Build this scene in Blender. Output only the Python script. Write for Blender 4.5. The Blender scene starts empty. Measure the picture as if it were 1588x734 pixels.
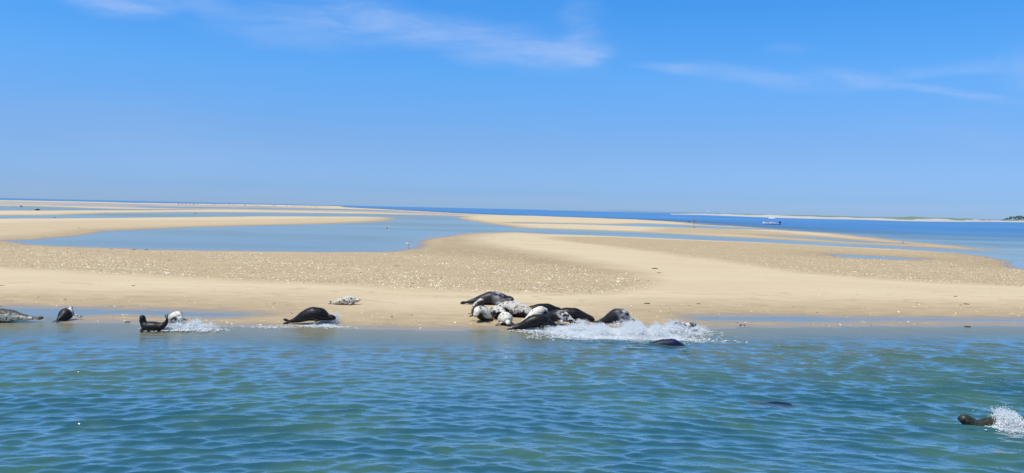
import bpy, bmesh, math, random
import numpy as np
from mathutils import Vector, Matrix, Euler, noise as mnoise
random.seed(7); rng = np.random.default_rng(11)
R = math.radians
scene = bpy.context.scene
COL = scene.collection

# ------------------------------------------------------------------ camera
CAM_H = 4.0
F = 1250.0                      # focal length in photo pixels (photo 1588 x 734)
cam_d = bpy.data.cameras.new('camera'); cam = bpy.data.objects.new('camera', cam_d); COL.objects.link(cam)
scene.camera = cam
cam_d.sensor_width = 36.0; cam_d.lens = F/1588*36.0
cam_d.clip_start = 0.1; cam_d.clip_end = 60000
PITCH = math.atan(42.6/F); ROLL = math.atan(0.0217)
rotm = Matrix.Rotation(math.pi/2 - PITCH, 3, 'X') @ Matrix.Rotation(ROLL, 3, 'Z')
cam.location = (0, 0, CAM_H); cam.rotation_euler = rotm.to_euler()

# ------------------------------------------------------------------ light
SUN_EL, SUN_AZ = 67.0, -125.0    # azimuth measured from the view direction, negative = left
sun_d = bpy.data.lights.new('sun', 'SUN'); sun = bpy.data.objects.new('sun', sun_d); COL.objects.link(sun)
sun_d.energy = 4.2; sun_d.angle = R(0.55); sun_d.color = (1.0, 0.955, 0.88)
sdir = Vector((math.sin(R(SUN_AZ))*math.cos(R(SUN_EL)), math.cos(R(SUN_AZ))*math.cos(R(SUN_EL)), math.sin(R(SUN_EL))))
sun.rotation_euler = (-sdir).to_track_quat('-Z', 'Y').to_euler()
scene.view_settings.view_transform = 'Standard'; scene.view_settings.look = 'None'
scene.view_settings.gamma = 1.0; scene.view_settings.exposure = 0.15
scene.view_settings.use_curve_mapping = False
scene.cycles.max_bounces = 9; scene.cycles.diffuse_bounces = 8; scene.cycles.transparent_max_bounces = 12

CAMINV = np.array(rotm.transposed())
ROT = np.array(rotm)
def ray(px, py):
    v = np.array([(px-794.0)/F, -(py-367.0)/F, -1.0]); return ROT @ v
def hz_model(px):
    # photo row of the horizon in this camera
    v0 = ROT @ np.array([(px-794.0)/F, 0, -1.0]); v1 = ROT @ np.array([0, -1.0/F, 0])
    return 367.0 - v0[2]/v1[2]
_hx = [-300, 0, 400, 800, 1060, 1388, 1588, 1900]; _hy = [296, 305.5, 316.2, 326.6, 332.2, 337.6, 340.2, 344]
def hz_true(px): return float(np.interp(px, _hx, _hy))
def P(px, py, z=0.0):
    """photo pixel -> world point on the plane at height z"""
    t, m = hz_true(px), hz_model(px)
    y = py + (m - t)*min(1.0, max(0.0, 1-(py-t)/120.0))
    d = ray(px, y)
    dz = min(d[2], -1e-4)
    k = (z - CAM_H)/dz
    return Vector((d[0]*k, d[1]*k, z))
def dist_scale(py, px): return (py - hz_true(px))/CAM_H     # photo px per metre at water level

# ------------------------------------------------------------------ node helper
def new_mat(name):
    m = bpy.data.materials.new(name); m.use_nodes = True
    nt = m.node_tree; nt.nodes.clear()
    return m, nt, nt.nodes, nt.links
def N(nt, t, **kw):
    n = nt.nodes.new(t)
    for k, v in kw.items():
        if k.startswith('i_'):
            n.inputs[k[2:].replace('_', ' ')].default_value = v
        else: setattr(n, k, v)
    return n
def math_n(nt, op, a, b=None, clamp=False):
    n = nt.nodes.new('ShaderNodeMath'); n.operation = op; n.use_clamp = clamp
    for i, v in enumerate((a, b)):
        if v is None: continue
        if isinstance(v, (int, float)): n.inputs[i].default_value = v
        else: nt.links.new(v, n.inputs[i])
    return n.outputs[0]
def mixc(nt, fac, a, b, blend='MIX'):
    n = nt.nodes.new('ShaderNodeMix'); n.data_type = 'RGBA'; n.blend_type = blend
    for idx, v in ((0, fac), (6, a), (7, b)):
        if isinstance(v, (int, float)): n.inputs[idx].default_value = v
        elif isinstance(v, (tuple, list)): n.inputs[idx].default_value = (*v[:3], 1)
        else: nt.links.new(v, n.inputs[idx])
    return n.outputs[2]
def ramp(nt, src, lo, hi, a=0.0, b=1.0, smooth=True):
    n = nt.nodes.new('ShaderNodeMapRange'); n.interpolation_type = 'SMOOTHSTEP' if smooth else 'LINEAR'
    nt.links.new(src, n.inputs[0])
    n.inputs[1].default_value = lo; n.inputs[2].default_value = hi
    n.inputs[3].default_value = a; n.inputs[4].default_value = b
    return n.outputs[0]
def noise_n(nt, vec, scale, detail=3, rough=0.5, dist=0.0):
    n = nt.nodes.new('ShaderNodeTexNoise'); n.inputs['Scale'].default_value = scale
    n.inputs['Detail'].default_value = detail; n.inputs['Roughness'].default_value = rough
    n.inputs['Distortion'].default_value = dist
    if vec is not None: nt.links.new(vec, n.inputs['Vector'])
    return n.outputs[0]
def mapping(nt, vec, scale=(1,1,1), loc=(0,0,0), rot=(0,0,0)):
    n = nt.nodes.new('ShaderNodeMapping'); nt.links.new(vec, n.inputs[0])
    n.inputs['Scale'].default_value = scale; n.inputs['Location'].default_value = loc; n.inputs['Rotation'].default_value = rot
    return n.outputs[0]

# ------------------------------------------------------------------ sky
world = bpy.data.worlds.new('World'); scene.world = world; world.use_nodes = True
wt = world.node_tree; wt.nodes.clear()
sky = wt.nodes.new('ShaderNodeTexSky'); sky.sky_type = 'NISHITA'; sky.sun_disc = False
sky.sun_elevation = R(SUN_EL); sky.sun_rotation = R(SUN_AZ)
sky.altitude = 0; sky.air_density = 1.0; sky.dust_density = 0.3; sky.ozone_density = 2.5
tc = wt.nodes.new('ShaderNodeTexCoord'); sep = wt.nodes.new('ShaderNodeSeparateXYZ')
wt.links.new(tc.outputs['Generated'], sep.inputs[0])
ele = sep.outputs['Z']
tint = wt.nodes.new('ShaderNodeValToRGB'); wt.links.new(math_n(wt, 'ABSOLUTE', ele), tint.inputs[0])
cr = tint.color_ramp
TINT = [(0.0, (0.43, 0.70, 1.40)), (0.02, (0.37, 0.62, 1.28)), (0.07, (0.42, 0.64, 1.12)), (0.10, (0.425, 0.69, 1.14)), (0.16, (0.40, 0.83, 1.31)), (0.21, (0.33, 0.86, 1.40)), (0.25, (0.276, 0.87, 1.46)), (0.30, (0.55, 1.05, 1.40)), (0.45, (0.80, 1.2, 1.3)), (1.0, (0.8, 1.05, 1.15))]
cr.elements[0].position = TINT[0][0]; cr.elements[0].color = (*TINT[0][1], 1)
cr.elements[1].position = TINT[-1][0]; cr.elements[1].color = (*TINT[-1][1], 1)
for p, c in TINT[1:-1]:
    e = cr.elements.new(p); e.color = (*c, 1)
skyc = mixc(wt, 1.0, sky.outputs[0], tint.outputs[0], 'MULTIPLY')
# wispy high cloud: streaks placed by direction (azimuth tangent, elevation tangent)
ysafe = math_n(wt, 'MAXIMUM', sep.outputs['Y'], 0.05)
comb = wt.nodes.new('ShaderNodeCombineXYZ')
wt.links.new(math_n(wt, 'DIVIDE', sep.outputs['X'], ysafe), comb.inputs[0])
wt.links.new(math_n(wt, 'DIVIDE', sep.outputs['Z'], ysafe), comb.inputs[1])
av = comb.outputs[0]
def ae(px, py):
    d = ray(px, py); return d[0]/d[1], d[2]/d[1]
dn = wt.nodes.new('ShaderNodeTexNoise'); dn.inputs['Scale'].default_value = 7; dn.inputs['Detail'].default_value = 4
wt.links.new(mapping(wt, av, (1, 3.5, 1)), dn.inputs['Vector'])
off = wt.nodes.new('ShaderNodeVectorMath'); off.operation = 'SUBTRACT'; wt.links.new(dn.outputs['Color'], off.inputs[0]); off.inputs[1].default_value = (.5, .5, .5)
off2 = wt.nodes.new('ShaderNodeVectorMath'); off2.operation = 'MULTIPLY'; wt.links.new(off.outputs[0], off2.inputs[0]); off2.inputs[1].default_value = (0.08, 0.03, 0)
avd = wt.nodes.new('ShaderNodeVectorMath'); avd.operation = 'ADD'; wt.links.new(av, avd.inputs[0]); wt.links.new(off2.outputs[0], avd.inputs[1])
CL0 = [((560, 30), (190, 32), 6, .8), ((760, 70), (200, 34), 9, .95), ((880, 84), (75, 26), -6, 1.0), ((905, 45), (50, 45), -10, .45), ((430, 45), (170, 32), 4, .45),
      ((1045, 103), (80, 7), 4, .55), ((1200, 118), (170, 15), 3, .5), ((1340, 122), (110, 14), 8, .6), ((1480, 108), (130, 12), -9, .5), ((1480, 146), (150, 8), 5, .55),
      ((175, 6), (110, 22), 4, .95), ((310, 12), (110, 14), 8, .5), ((1230, 75), (50, 14), 0, .25), ((1600, 110), (70, 40), 0, .45)]
CL = [(c_, (r_[0]*1.1, r_[1]*1.45), a_, k_) for c_, r_, a_, k_ in CL0]
tot = None
for (cx, cy), (rx, ry), ang, a in CL:
    x0, e0 = ae(cx, cy)
    g = wt.nodes.new('ShaderNodeTexGradient'); g.gradient_type = 'SPHERICAL'
    m1 = wt.nodes.new('ShaderNodeVectorMath'); m1.operation = 'SUBTRACT'; wt.links.new(avd.outputs[0], m1.inputs[0]); m1.inputs[1].default_value = (x0, e0, 0)
    m2 = wt.nodes.new('ShaderNodeVectorRotate'); m2.rotation_type = 'Z_AXIS'; wt.links.new(m1.outputs[0], m2.inputs[0]); m2.inputs['Angle'].default_value = R(ang+1.2)
    m3 = wt.nodes.new('ShaderNodeVectorMath'); m3.operation = 'MULTIPLY'; wt.links.new(m2.outputs[0], m3.inputs[0]); m3.inputs[1].default_value = (F/rx, F/ry, 0)
    wt.links.new(m3.outputs[0], g.inputs[0])
    s = ramp(wt, g.outputs[1], 0.0, 0.9, 0.0, a)
    tot = s if tot is None else math_n(wt, 'ADD', tot, s)
wis = noise_n(wt, mapping(wt, avd.outputs[0], (9, 46, 1), rot=(0, 0, R(-8))), 1.0, 7, 0.62, 0.5)
fac = math_n(wt, 'MULTIPLY', math_n(wt, 'MINIMUM', tot, 1.0), ramp(wt, wis, 0.3, 0.7, 0.3, 1.0))
big = noise_n(wt, mapping(wt, avd.outputs[0], (2, 7, 1)), 1.0, 3, 0.5)
fac = math_n(wt, 'ADD', math_n(wt, 'MULTIPLY', fac, 0.44), ramp(wt, big, 0.5, 0.8, 0.0, 0.10))
SKY_STR = 0.108
cloudc = (4.5, 5.5, 7.9)
skyc = mixc(wt, fac, skyc, cloudc)
bg = wt.nodes.new('ShaderNodeBackground'); bg.inputs[1].default_value = SKY_STR
wo = wt.nodes.new('ShaderNodeOutputWorld')
wt.links.new(skyc, bg.inputs[0]); wt.links.new(bg.outputs[0], wo.inputs[0])

# ------------------------------------------------------------------ helpers
def tag(o, label=None, cat=None, group=None, kind=None):
    if label: o['label'] = label
    if cat: o['category'] = cat
    if group: o['group'] = group
    if kind: o['kind'] = kind
    return o
def link(name, me, parent=None, mat=None):
    o = bpy.data.objects.new(name, me); COL.objects.link(o)
    if parent: o.parent = parent
    if mat and me is not None: me.materials.append(mat)
    return o
def empty(name, loc=(0, 0, 0), rz=0.0):
    o = bpy.data.objects.new(name, None); COL.objects.link(o); o.location = loc; o.rotation_euler = (0, 0, rz)
    o.empty_display_size = 0.2
    return o
def mesh_np(name, co, faces, smooth=True):
    """co (n,3); faces (m,k)"""
    me = bpy.data.meshes.new(name)
    faces = np.asarray(faces, dtype=np.int32); k = faces.shape[1]
    me.vertices.add(len(co)); me.vertices.foreach_set('co', np.asarray(co, dtype=np.float32).ravel())
    me.loops.add(faces.size); me.loops.foreach_set('vertex_index', faces.ravel())
    me.polygons.add(len(faces)); me.polygons.foreach_set('loop_start', np.arange(0, faces.size, k, dtype=np.int32))
    me.polygons.foreach_set('loop_total', np.full(len(faces), k, dtype=np.int32))
    me.polygons.foreach_set('use_smooth', np.full(len(faces), smooth, dtype=bool))
    me.update(calc_edges=True); me.validate()
    return me
def attr(me, name, vals):
    a = me.attributes.new(name, 'FLOAT', 'POINT'); a.data.foreach_set('value', np.asarray(vals, dtype=np.float32).ravel())
def attr_n(nt, name):
    n = nt.nodes.new('ShaderNodeAttribute'); n.attribute_name = name; return n.outputs['Fac']
def simple(name, col, rough=0.6, metal=0.0, var=0.12, vscale=6.0, spec=0.5):
    m, nt, nd, lk = new_mat(name)
    b = nd.new('ShaderNodeBsdfPrincipled'); o = nd.new('ShaderNodeOutputMaterial'); lk.new(b.outputs[0], o.inputs[0])
    t = nd.new('ShaderNodeTexCoord'); n = noise_n(nt, t.outputs['Object'], vscale, 3)
    c = mixc(nt, ramp(nt, n, 0.3, 0.7), tuple(x*(1-var) for x in col), tuple(min(1, x*(1+var)) for x in col))
    lk.new(c, b.inputs['Base Color']); b.inputs['Roughness'].default_value = rough; b.inputs['Metallic'].default_value = metal
    b.inputs['Specular IOR Level'].default_value = spec
    return m

# ------------------------------------------------------------------ coast layout: traced in the photo, laid on the ground
LAGOON = [(15,373),(60,371),(120,366),(175,358),(280,353.5),(400,350.5),(500,348.5),(560,346.5),(600,344.5),(614,341),(616,338.8),
          (640,337.2),(698,337),(720,343),(750,348),(780,352),(800,355.5),(880,358),(960,361),(1100,368),(1200,372.6),(1300,378.5),(1400,382.5),(1500,387.5),(1560,390.3),
          (1700,392),(1900,398),(1900,440),(1700,425),(1588,417),(1572,411),(1562,403),(1530,397),(1490,392.5),(1400,386.8),(1300,382.6),(1200,377.5),(1100,374),(960,368),(860,365),(800,361.5),
          (740,362.5),(700,366),(680,368.5),(655,373),(643,378),(645,384),(630,388),(600,391),(500,391),(400,389.5),(250,387.3),(150,383.5),(60,379)]
POOL2 = [(-260,331),(-80,333.2),(90,333.2),(170,330.2),(300,329.3),(420,330.2),(560,332.6),(640,334.6),(720,337),(700,340),(615,339.2),(560,337.2),(400,336),(150,337.6),(0,338),(-260,338)]
POOL1 = [(-300,317),(-80,318),(20,318.3),(60,319),(110,321),(170,323.2),(240,324.3),(330,325.6),(250,326),(150,325.7),(60,325.8),(0,325.3),(-300,324)]
STRIP1 = [(200,319.3),(300,321),(420,323.2),(560,326),(650,329.3),(560,327.8),(400,325),(260,322.4)]
STRIP2 = [(800,347),(900,348.7),(960,350),(1000,348.7),(1060,351),(1130,354),(1205,357.8),(1150,357.4),(1080,355.8),(1000,353.4),(900,350),(800,348.4)]
STRIP3 = [(1180,365.5),(1260,368.5),(1340,375),(1420,379.3),(1340,377.2),(1250,370.6)]
POOL3 = [(1288,395),(1360,398),(1437,402),(1380,402.5),(1310,399.5)]
SEA = [(-400,299.5),(-100,307.6),(0,309),(120,311.7),(200,314),(240,315),(400,317.8),(500,320.2),(530,321),(533,322.5),(560,324),(600,326),(650,329),(700,332),(740,334),(800,336.5),(830,337),(900,339.5),(1000,343),(1070,347.5),(1090,350.5),(1150,352.8),
       (1200,357.2),(1250,360.5),(1300,363),(1400,374),(1480,381),(1560,389.4),(1700,396),(1900,402),(1900,344.3),(1588,340.4),(1388,337.8),(1060,332.4),(800,326.8),(400,316.4),(0,305.7),(-400,292.9)]
PUD_L = [(-60,477),(60,479.5),(130,480.5),(200,482),(280,483.5),(330,485),(385,488.5),(330,491.5),(250,489),(190,487),(150,487.4),(120,489.5),(92,492),(88,500),(62,500),(70,492),(40,490),(-60,491)]
PUD_R = [(1085,493),(1140,491.3),(1200,491.6),(1260,492.3),(1330,494),(1588,496),(1700,497),(1800,498),(1800,500.5),(1588,499),(1450,497.5),(1300,498),(1250,499),(1150,497.6),(1090,496)]
SHORE = [(-1400,506),(-400,501),(-100,499),(0,498.5),(60,498),(100,500.5),(200,501),(240,506),(330,507),(450,509),(600,511.5),(700,513.5),(760,512.5),(810,512),(900,509.5),(1000,510),(1060,511),(1110,510.5),(1200,508.8),(1300,507.4),(1400,506.6),(1588,505.2),(1900,503),(2800,500)]
def PP(poly, z=0.0): return np.array([[*P(x, y, z)[:2]] for x, y in poly])
def seg_sdf(pts, poly, closed=True):
    """distance to outline, negative inside"""
    q = poly if not closed else np.vstack([poly, poly[:1]])
    d2 = np.full(len(pts), 1e18); inside = np.zeros(len(pts), bool)
    x, y = pts[:, 0], pts[:, 1]
    for i in range(len(q)-1):
        ax, ay = q[i]; bx, by = q[i+1]; dx, dy = bx-ax, by-ay
        L2 = dx*dx+dy*dy+1e-12
        t = np.clip(((x-ax)*dx+(y-ay)*dy)/L2, 0, 1)
        ex = x-ax-t*dx; ey = y-ay-t*dy
        d2 = np.minimum(d2, ex*ex+ey*ey)
        if ay != by:
            c = (ay > y) != (by > y)
            inside ^= c & (x < (y-ay)/(by-ay)*dx+ax)
    d = np.sqrt(d2); return np.where(inside, -d, d)
_w = [(rng.uniform(0, 2*math.pi), rng.uniform(0, 2*math.pi), s) for s in (1, 1, 1.7, 1.7, 2.9, 2.9, 4.7, 4.7, 7.9, 7.9)]
def wob(x, y, k):
    r = 0
    for a, ph, s in _w: r = r + np.sin((x*math.cos(a)+y*math.sin(a))*k*s+ph)/s**0.8
    return r/3.2
near_poly = np.vstack([PP(SHORE), [[60, 1], [60, -30], [-60, -30], [-60, 1]]])
pools = [(PP(LAGOON), .16), (PP(POOL2), .10), (PP(POOL1), .10), (PP(STRIP1), .05), (PP(STRIP2), .05), (PP(STRIP3), .03), (PP(POOL3), .05), (PP(PUD_L), .03), (PP(PUD_R), .03)]
sea_poly = PP(SEA)
def terrain(pts):
    """returns height, distance from the nearest water, and 1 where the open sea is"""
    x, y = pts[:, 0], pts[:, 1]; dist = np.hypot(x, y)
    jit = wob(x, y, 0.35)*0.006*dist + wob(x+31, y, 1.6)*0.006*dist
    jit = np.clip(jit, -1.6, 1.6)
    sn = seg_sdf(pts, near_poly)+jit
    ss = seg_sdf(pts, sea_poly)+jit
    land = np.minimum(sn, ss); dep = np.zeros(len(pts))
    q = np.maximum(-sn, 0); depn = 0.03*q+0.014*q*q
    dep = np.where(sn < 0, np.minimum(depn, 1.9), dep)
    q = np.maximum(-ss, 0); dep = np.where(ss < 0, np.maximum(dep, np.minimum(0.02*q, 3.0)), dep)
    for poly, dmax in pools:
        lo, hi = poly.min(0)-8, poly.max(0)+8
        m = (x > lo[0]) & (x < hi[0]) & (y > lo[1]) & (y < hi[1])
        if not m.any(): continue
        s = seg_sdf(pts[m], poly)+jit[m]*0.6
        land[m] = np.minimum(land[m], s)
        dep[m] = np.where(s < 0, np.maximum(dep[m], np.minimum(-s*0.02+0.003, dmax)), dep[m])
    up = np.maximum(land, 0)
    h = 0.26*(1-np.exp(-up/8.5)) + 0.012*np.clip(up, 0, 1)*wob(x, y, 0.9) + 0.02*np.clip(up/6, 0, 1)*wob(x, y, 0.25)
    h = np.where(land < 0, -dep, h)
    return h, land, (ss < 0).astype(float)

# ------------------------------------------------------------------ ground (sand above and below the water)
us = np.linspace(-0.98, 0.98, 1000)
deps = np.concatenate([np.arange(0.22, 8, 0.24), np.arange(8, 70, 0.42), np.arange(70, 215, 0.75), np.arange(215, 430, 4), np.arange(430, 2600, 120)])
D = CAM_H*F/deps
UU, DD = np.meshgrid(us, D)
pts = np.stack([(UU*DD).ravel(), DD.ravel()], 1)
H, LAND, SEAM = terrain(pts)
def region(polypx, z, feather, pts):
    p = PP(polypx, z); s = seg_sdf(pts, p) + np.clip(wob(pts[:, 0], pts[:, 1], 0.5), -1, 1)*0.01*pts[:, 1] + np.clip(wob(pts[:, 0], pts[:, 1], 2.0), -1, 1)*0.006*pts[:, 1]
    return np.clip(0.5 - s/feather, 0, 1)
SH_A = [(-300,374),(-100,376),(15,375),(60,380),(150,384.5),(250,388.5),(400,391),(500,392),(600,392),(650,385),(700,384),(760,392),(840,400),(900,413),(980,427),(1020,436),(1008,443),(950,452),(850,454.5),(700,450),(560,443),(400,437),(260,430),(120,421),(0,416),(-100,414),(-300,410)]
SH_B = [(840,369),(960,370),(1200,379),(1490,393),(1562,404),(1588,418),(1700,426),(1900,440),(1900,460),(1700,452),(1588,446),(1400,437),(1250,427),(1150,411),(1000,391),(900,380)]
SH_C = [(1030,356),(1130,357.5),(1200,361),(1300,369),(1400,378),(1500,386),(1562,391),(1560,402),(1500,393.5),(1400,381),(1300,375.5),(1150,367),(1000,361)]
SH_D = [(-300,345),(0,345),(150,342),(350,342),(500,340),(600,339),(612,341),(560,346),(400,350),(280,353),(175,357.5),(120,365),(40,371),(-300,372)]
WET_A = [(640,384),(655,374),(690,368),(740,364),(735,370),(740,378),(790,387),(860,399),(940,416),(985,427),(900,425),(800,408),(720,398),(650,393)]
shell = np.maximum.reduce([region(SH_A, .2, 2.2, pts), region(SH_B, .15, 3.0, pts), region(SH_C, .1, 6.0, pts)*0.9, region(SH_D, .15, 6.0, pts)*0.45])
damp = region(WET_A, .12, 5.0, pts)
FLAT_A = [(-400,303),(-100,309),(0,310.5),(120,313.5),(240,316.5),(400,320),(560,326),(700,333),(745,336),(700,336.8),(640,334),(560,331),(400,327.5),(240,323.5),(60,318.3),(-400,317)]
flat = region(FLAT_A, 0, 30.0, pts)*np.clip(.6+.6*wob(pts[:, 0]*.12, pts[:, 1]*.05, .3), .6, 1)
nr, nc = len(D), len(us)
idx = np.arange(nr*nc).reshape(nr, nc)
gf = np.stack([idx[1:, :-1].ravel(), idx[1:, 1:].ravel(), idx[:-1, 1:].ravel(), idx[:-1, :-1].ravel()], 1)
gme = mesh_np('ground', np.column_stack([pts, H]), gf)
attr(gme, 'land', LAND); attr(gme, 'shell', shell); attr(gme, 'damp', damp); attr(gme, 'flat', flat)
Hg = H.reshape(nr, nc); Lg = LAND.reshape(nr, nc); Sg = SEAM.reshape(nr, nc)
def grid_lookup(A, x, y):
    y = np.maximum(y, 0.5); u = np.clip(x/y, us[0], us[-1]); dp = CAM_H*F/y
    fi = np.interp(dp, deps, np.arange(nr)); fj = np.interp(u, us, np.arange(nc))
    i0 = np.clip(fi.astype(int), 0, nr-2); j0 = np.clip(fj.astype(int), 0, nc-2); a = fi-i0; b = fj-j0
    return (A[i0, j0]*(1-a)*(1-b)+A[i0+1, j0]*a*(1-b)+A[i0, j0+1]*(1-a)*b+A[i0+1, j0+1]*a*b)
def ground_z(x, y): return float(grid_lookup(Hg, np.array([x]), np.array([y]))[0])

m_sand, nt, nd, lk = new_mat('sand')
b = nd.new('ShaderNodeBsdfPrincipled'); o = nd.new('ShaderNodeOutputMaterial'); lk.new(b.outputs[0], o.inputs[0])
geo = nd.new('ShaderNodeNewGeometry'); pos = geo.outputs['Position']
n_big = noise_n(nt, mapping(nt, pos, (.10, .22, 1)), 1.0, 4, 0.55, 0.4)
n_mid = noise_n(nt, mapping(nt, pos, (.9, 2.2, 1)), 1.0, 5, 0.6)
n_fine = noise_n(nt, pos, 14.0, 4, 0.7)
n_streak = noise_n(nt, mapping(nt, pos, (.12, 1.5, 1), rot=(0, 0, R(3))), 1.0, 5, 0.6)
dry = mixc(nt, ramp(nt, n_big, .3, .7), (0.52, 0.405, 0.245), (0.58, 0.465, 0.295))
dry = mixc(nt, ramp(nt, n_mid, .35, .7, 0, .5), dry, (0.55, 0.42, 0.26))
dry = mixc(nt, ramp(nt, n_streak, .5, .72, 0, .4), dry, (0.52, 0.40, 0.24))
dry = mixc(nt, ramp(nt, n_fine, .3, .7, 0, .16), dry, (0.40, 0.30, 0.18))
shl = attr_n(nt, 'shell'); land = attr_n(nt, 'land')
sv_ = math_n(nt, 'ADD', math_n(nt, 'MULTIPLY', land, .42), math_n(nt, 'MULTIPLY', noise_n(nt, mapping(nt, pos, (.25, .5, 1)), 1.0, 5, .6), 2.6))
sl_ = math_n(nt, 'ABSOLUTE', math_n(nt, 'SUBTRACT', math_n(nt, 'FRACT', sv_), .5))
strand = math_n(nt, 'MULTIPLY', ramp(nt, sl_, .0, .09, 1, 0), ramp(nt, land, 9, 14, 1, 0))
dry = mixc(nt, math_n(nt, 'MULTIPLY', strand, .38), dry, (0.30, 0.215, 0.12))
vor = nd.new('ShaderNodeTexVoronoi'); vor.inputs['Scale'].default_value = 7.5; lk.new(pos, vor.inputs['Vector'])
spk = ramp(nt, vor.outputs['Distance'], .10, .34, 1, 0)
vc = nd.new('ShaderNodeSeparateColor'); lk.new(vor.outputs['Color'], vc.inputs[0])
spk = math_n(nt, 'MULTIPLY', spk, ramp(nt, vc.outputs[0], .45, .8))
shb = mixc(nt, ramp(nt, n_mid, .3, .7), (0.38, 0.275, 0.145), (0.50, 0.37, 0.20))
shb = mixc(nt, ramp(nt, n_streak, .35, .7, 0, .55), shb, (0.33, 0.24, 0.135))
shb = mixc(nt, ramp(nt, noise_n(nt, pos, 30, 2, .7), .45, .65, 0, .5), shb, (0.25, 0.18, 0.11))
shb = mixc(nt, math_n(nt, 'MULTIPLY', spk, .8), shb, (0.72, 0.62, 0.46))
shf = math_n(nt, 'MULTIPLY', shl, ramp(nt, n_mid, .2, .55, .65, 1.0))
col = mixc(nt, shf, dry, shb)
dmp = attr_n(nt, 'damp')
jn = math_n(nt, 'ADD', land, math_n(nt, 'MULTIPLY', math_n(nt, 'SUBTRACT', n_mid, .5), 3.0))
wet2 = ramp(nt, jn, 0.3, 8.0, 1, 0)
wetc = mixc(nt, ramp(nt, n_mid, .3, .7), (0.29, 0.21, 0.112), (0.37, 0.27, 0.15))
col = mixc(nt, math_n(nt, 'MULTIPLY', math_n(nt, 'MAXIMUM', wet2, dmp), .85), col, wetc)
wet1 = ramp(nt, math_n(nt, 'ADD', land, math_n(nt, 'MULTIPLY', math_n(nt, 'SUBTRACT', n_mid, .5), .9)), 0.05, 1.7, 1, 0)
col = mixc(nt, math_n(nt, 'MULTIPLY', wet1, .75), col, (0.27, 0.215, 0.15))
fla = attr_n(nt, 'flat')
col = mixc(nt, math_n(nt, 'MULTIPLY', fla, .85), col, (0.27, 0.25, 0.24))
lk.new(col, b.inputs['Base Color'])
lk.new(math_n(nt, 'ADD', math_n(nt, 'MULTIPLY', math_n(nt, 'MAXIMUM', wet1, fla), -.62), .9), b.inputs['Roughness'])
b.inputs['Specular IOR Level'].default_value = .4
bp = nd.new('ShaderNodeBump'); bp.inputs['Strength'].default_value = .5; bp.inputs['Distance'].default_value = .05
hsum = math_n(nt, 'ADD', math_n(nt, 'MULTIPLY', n_fine, .5), math_n(nt, 'MULTIPLY', math_n(nt, 'MULTIPLY', spk, shl), .9))
hsum = math_n(nt, 'ADD', hsum, math_n(nt, 'MULTIPLY', n_mid, 1.0))
lk.new(hsum, bp.inputs['Height']); lk.new(bp.outputs[0], b.inputs['Normal'])
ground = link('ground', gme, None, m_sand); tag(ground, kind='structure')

# ------------------------------------------------------------------ water
wus = np.linspace(-0.95, 0.95, 1300)
wdeps = np.concatenate([np.arange(0.16, 8, 0.4), np.arange(8, 160, 1.1), np.arange(160, 470, 0.58), np.arange(470, 2500, 12)])
WD = CAM_H*F/wdeps
UU, DD = np.meshgrid(wus, WD)
X = (UU*DD).ravel(); Y = DD.ravel()
hh = grid_lookup(Hg, X, Y); seam = grid_lookup(Sg, X, Y)
depth = np.maximum(-hh, 0)
# wind waves: a directional spectrum
Z = np.zeros_like(X); DX = np.zeros_like(X); DY = np.zeros_like(X)
near = Y < 60
xn, yn = X[near], Y[near]
patch = np.clip(0.8+0.35*wob(xn, yn, 0.22), .25, 1.4)
zn = np.zeros_like(xn); dxn = np.zeros_like(xn); dyn = np.zeros_like(xn)
wl = 1/(1+np.exp(xn/2.5))
for i in range(150):
    lam = 0.13*(1.7/0.13)**(rng.random()**0.8)
    left = i % 2 == 0
    th = (R(101) if left else R(74)) + rng.normal(0, 1)*R(9 if lam > .35 else 17)
    k = 2*math.pi/lam; kx, ky = k*math.cos(th), k*math.sin(th)
    w = math.exp(-((math.log(lam)-math.log(.38))/.6)**2)
    slope = 0.058*(0.25+w)
    A = slope/k; ph = kx*xn+ky*yn+rng.uniform(0, 2*math.pi)
    side = (.35+.65*wl) if left else (.35+.65*(1-wl))
    att = np.clip(lam/(yn*yn/(CAM_H*F)*1.5), 0, 1)*side     # drop waves the sheet cannot carry far out
    zn += A*np.cos(ph)*att; s = np.sin(ph)*A*att*0.7
    dxn -= s*math.cos(th); dyn -= s*math.sin(th)
amp = np.clip(0.12+depth[near]*2.2, 0, 1)*patch
Z[near] = zn*amp; DX[near] = dxn*amp; DY[near] = dyn*amp
# small swells pushed up in front of the surfing seals
def ridge(px0, py0, px1, py1, w, h):
    a, c = P(px0, py0), P(px1, py1); vx, vy = c.x-a.x, c.y-a.y; L2 = vx*vx+vy*vy
    t = np.clip(((X-a.x)*vx+(Y-a.y)*vy)/L2, 0, 1); dx_, dy_ = X-a.x-t*vx, Y-a.y-t*vy
    return h*np.exp(-(dx_**2+dy_**2)/(w*w))*(0.55+0.45*np.sin(t*math.pi))
Z += ridge(870, 529, 1050, 531, .35, .05)+ridge(800, 600, 1000, 598, .45, .05)+ridge(440, 508, 520, 508, .25, .02)
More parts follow.
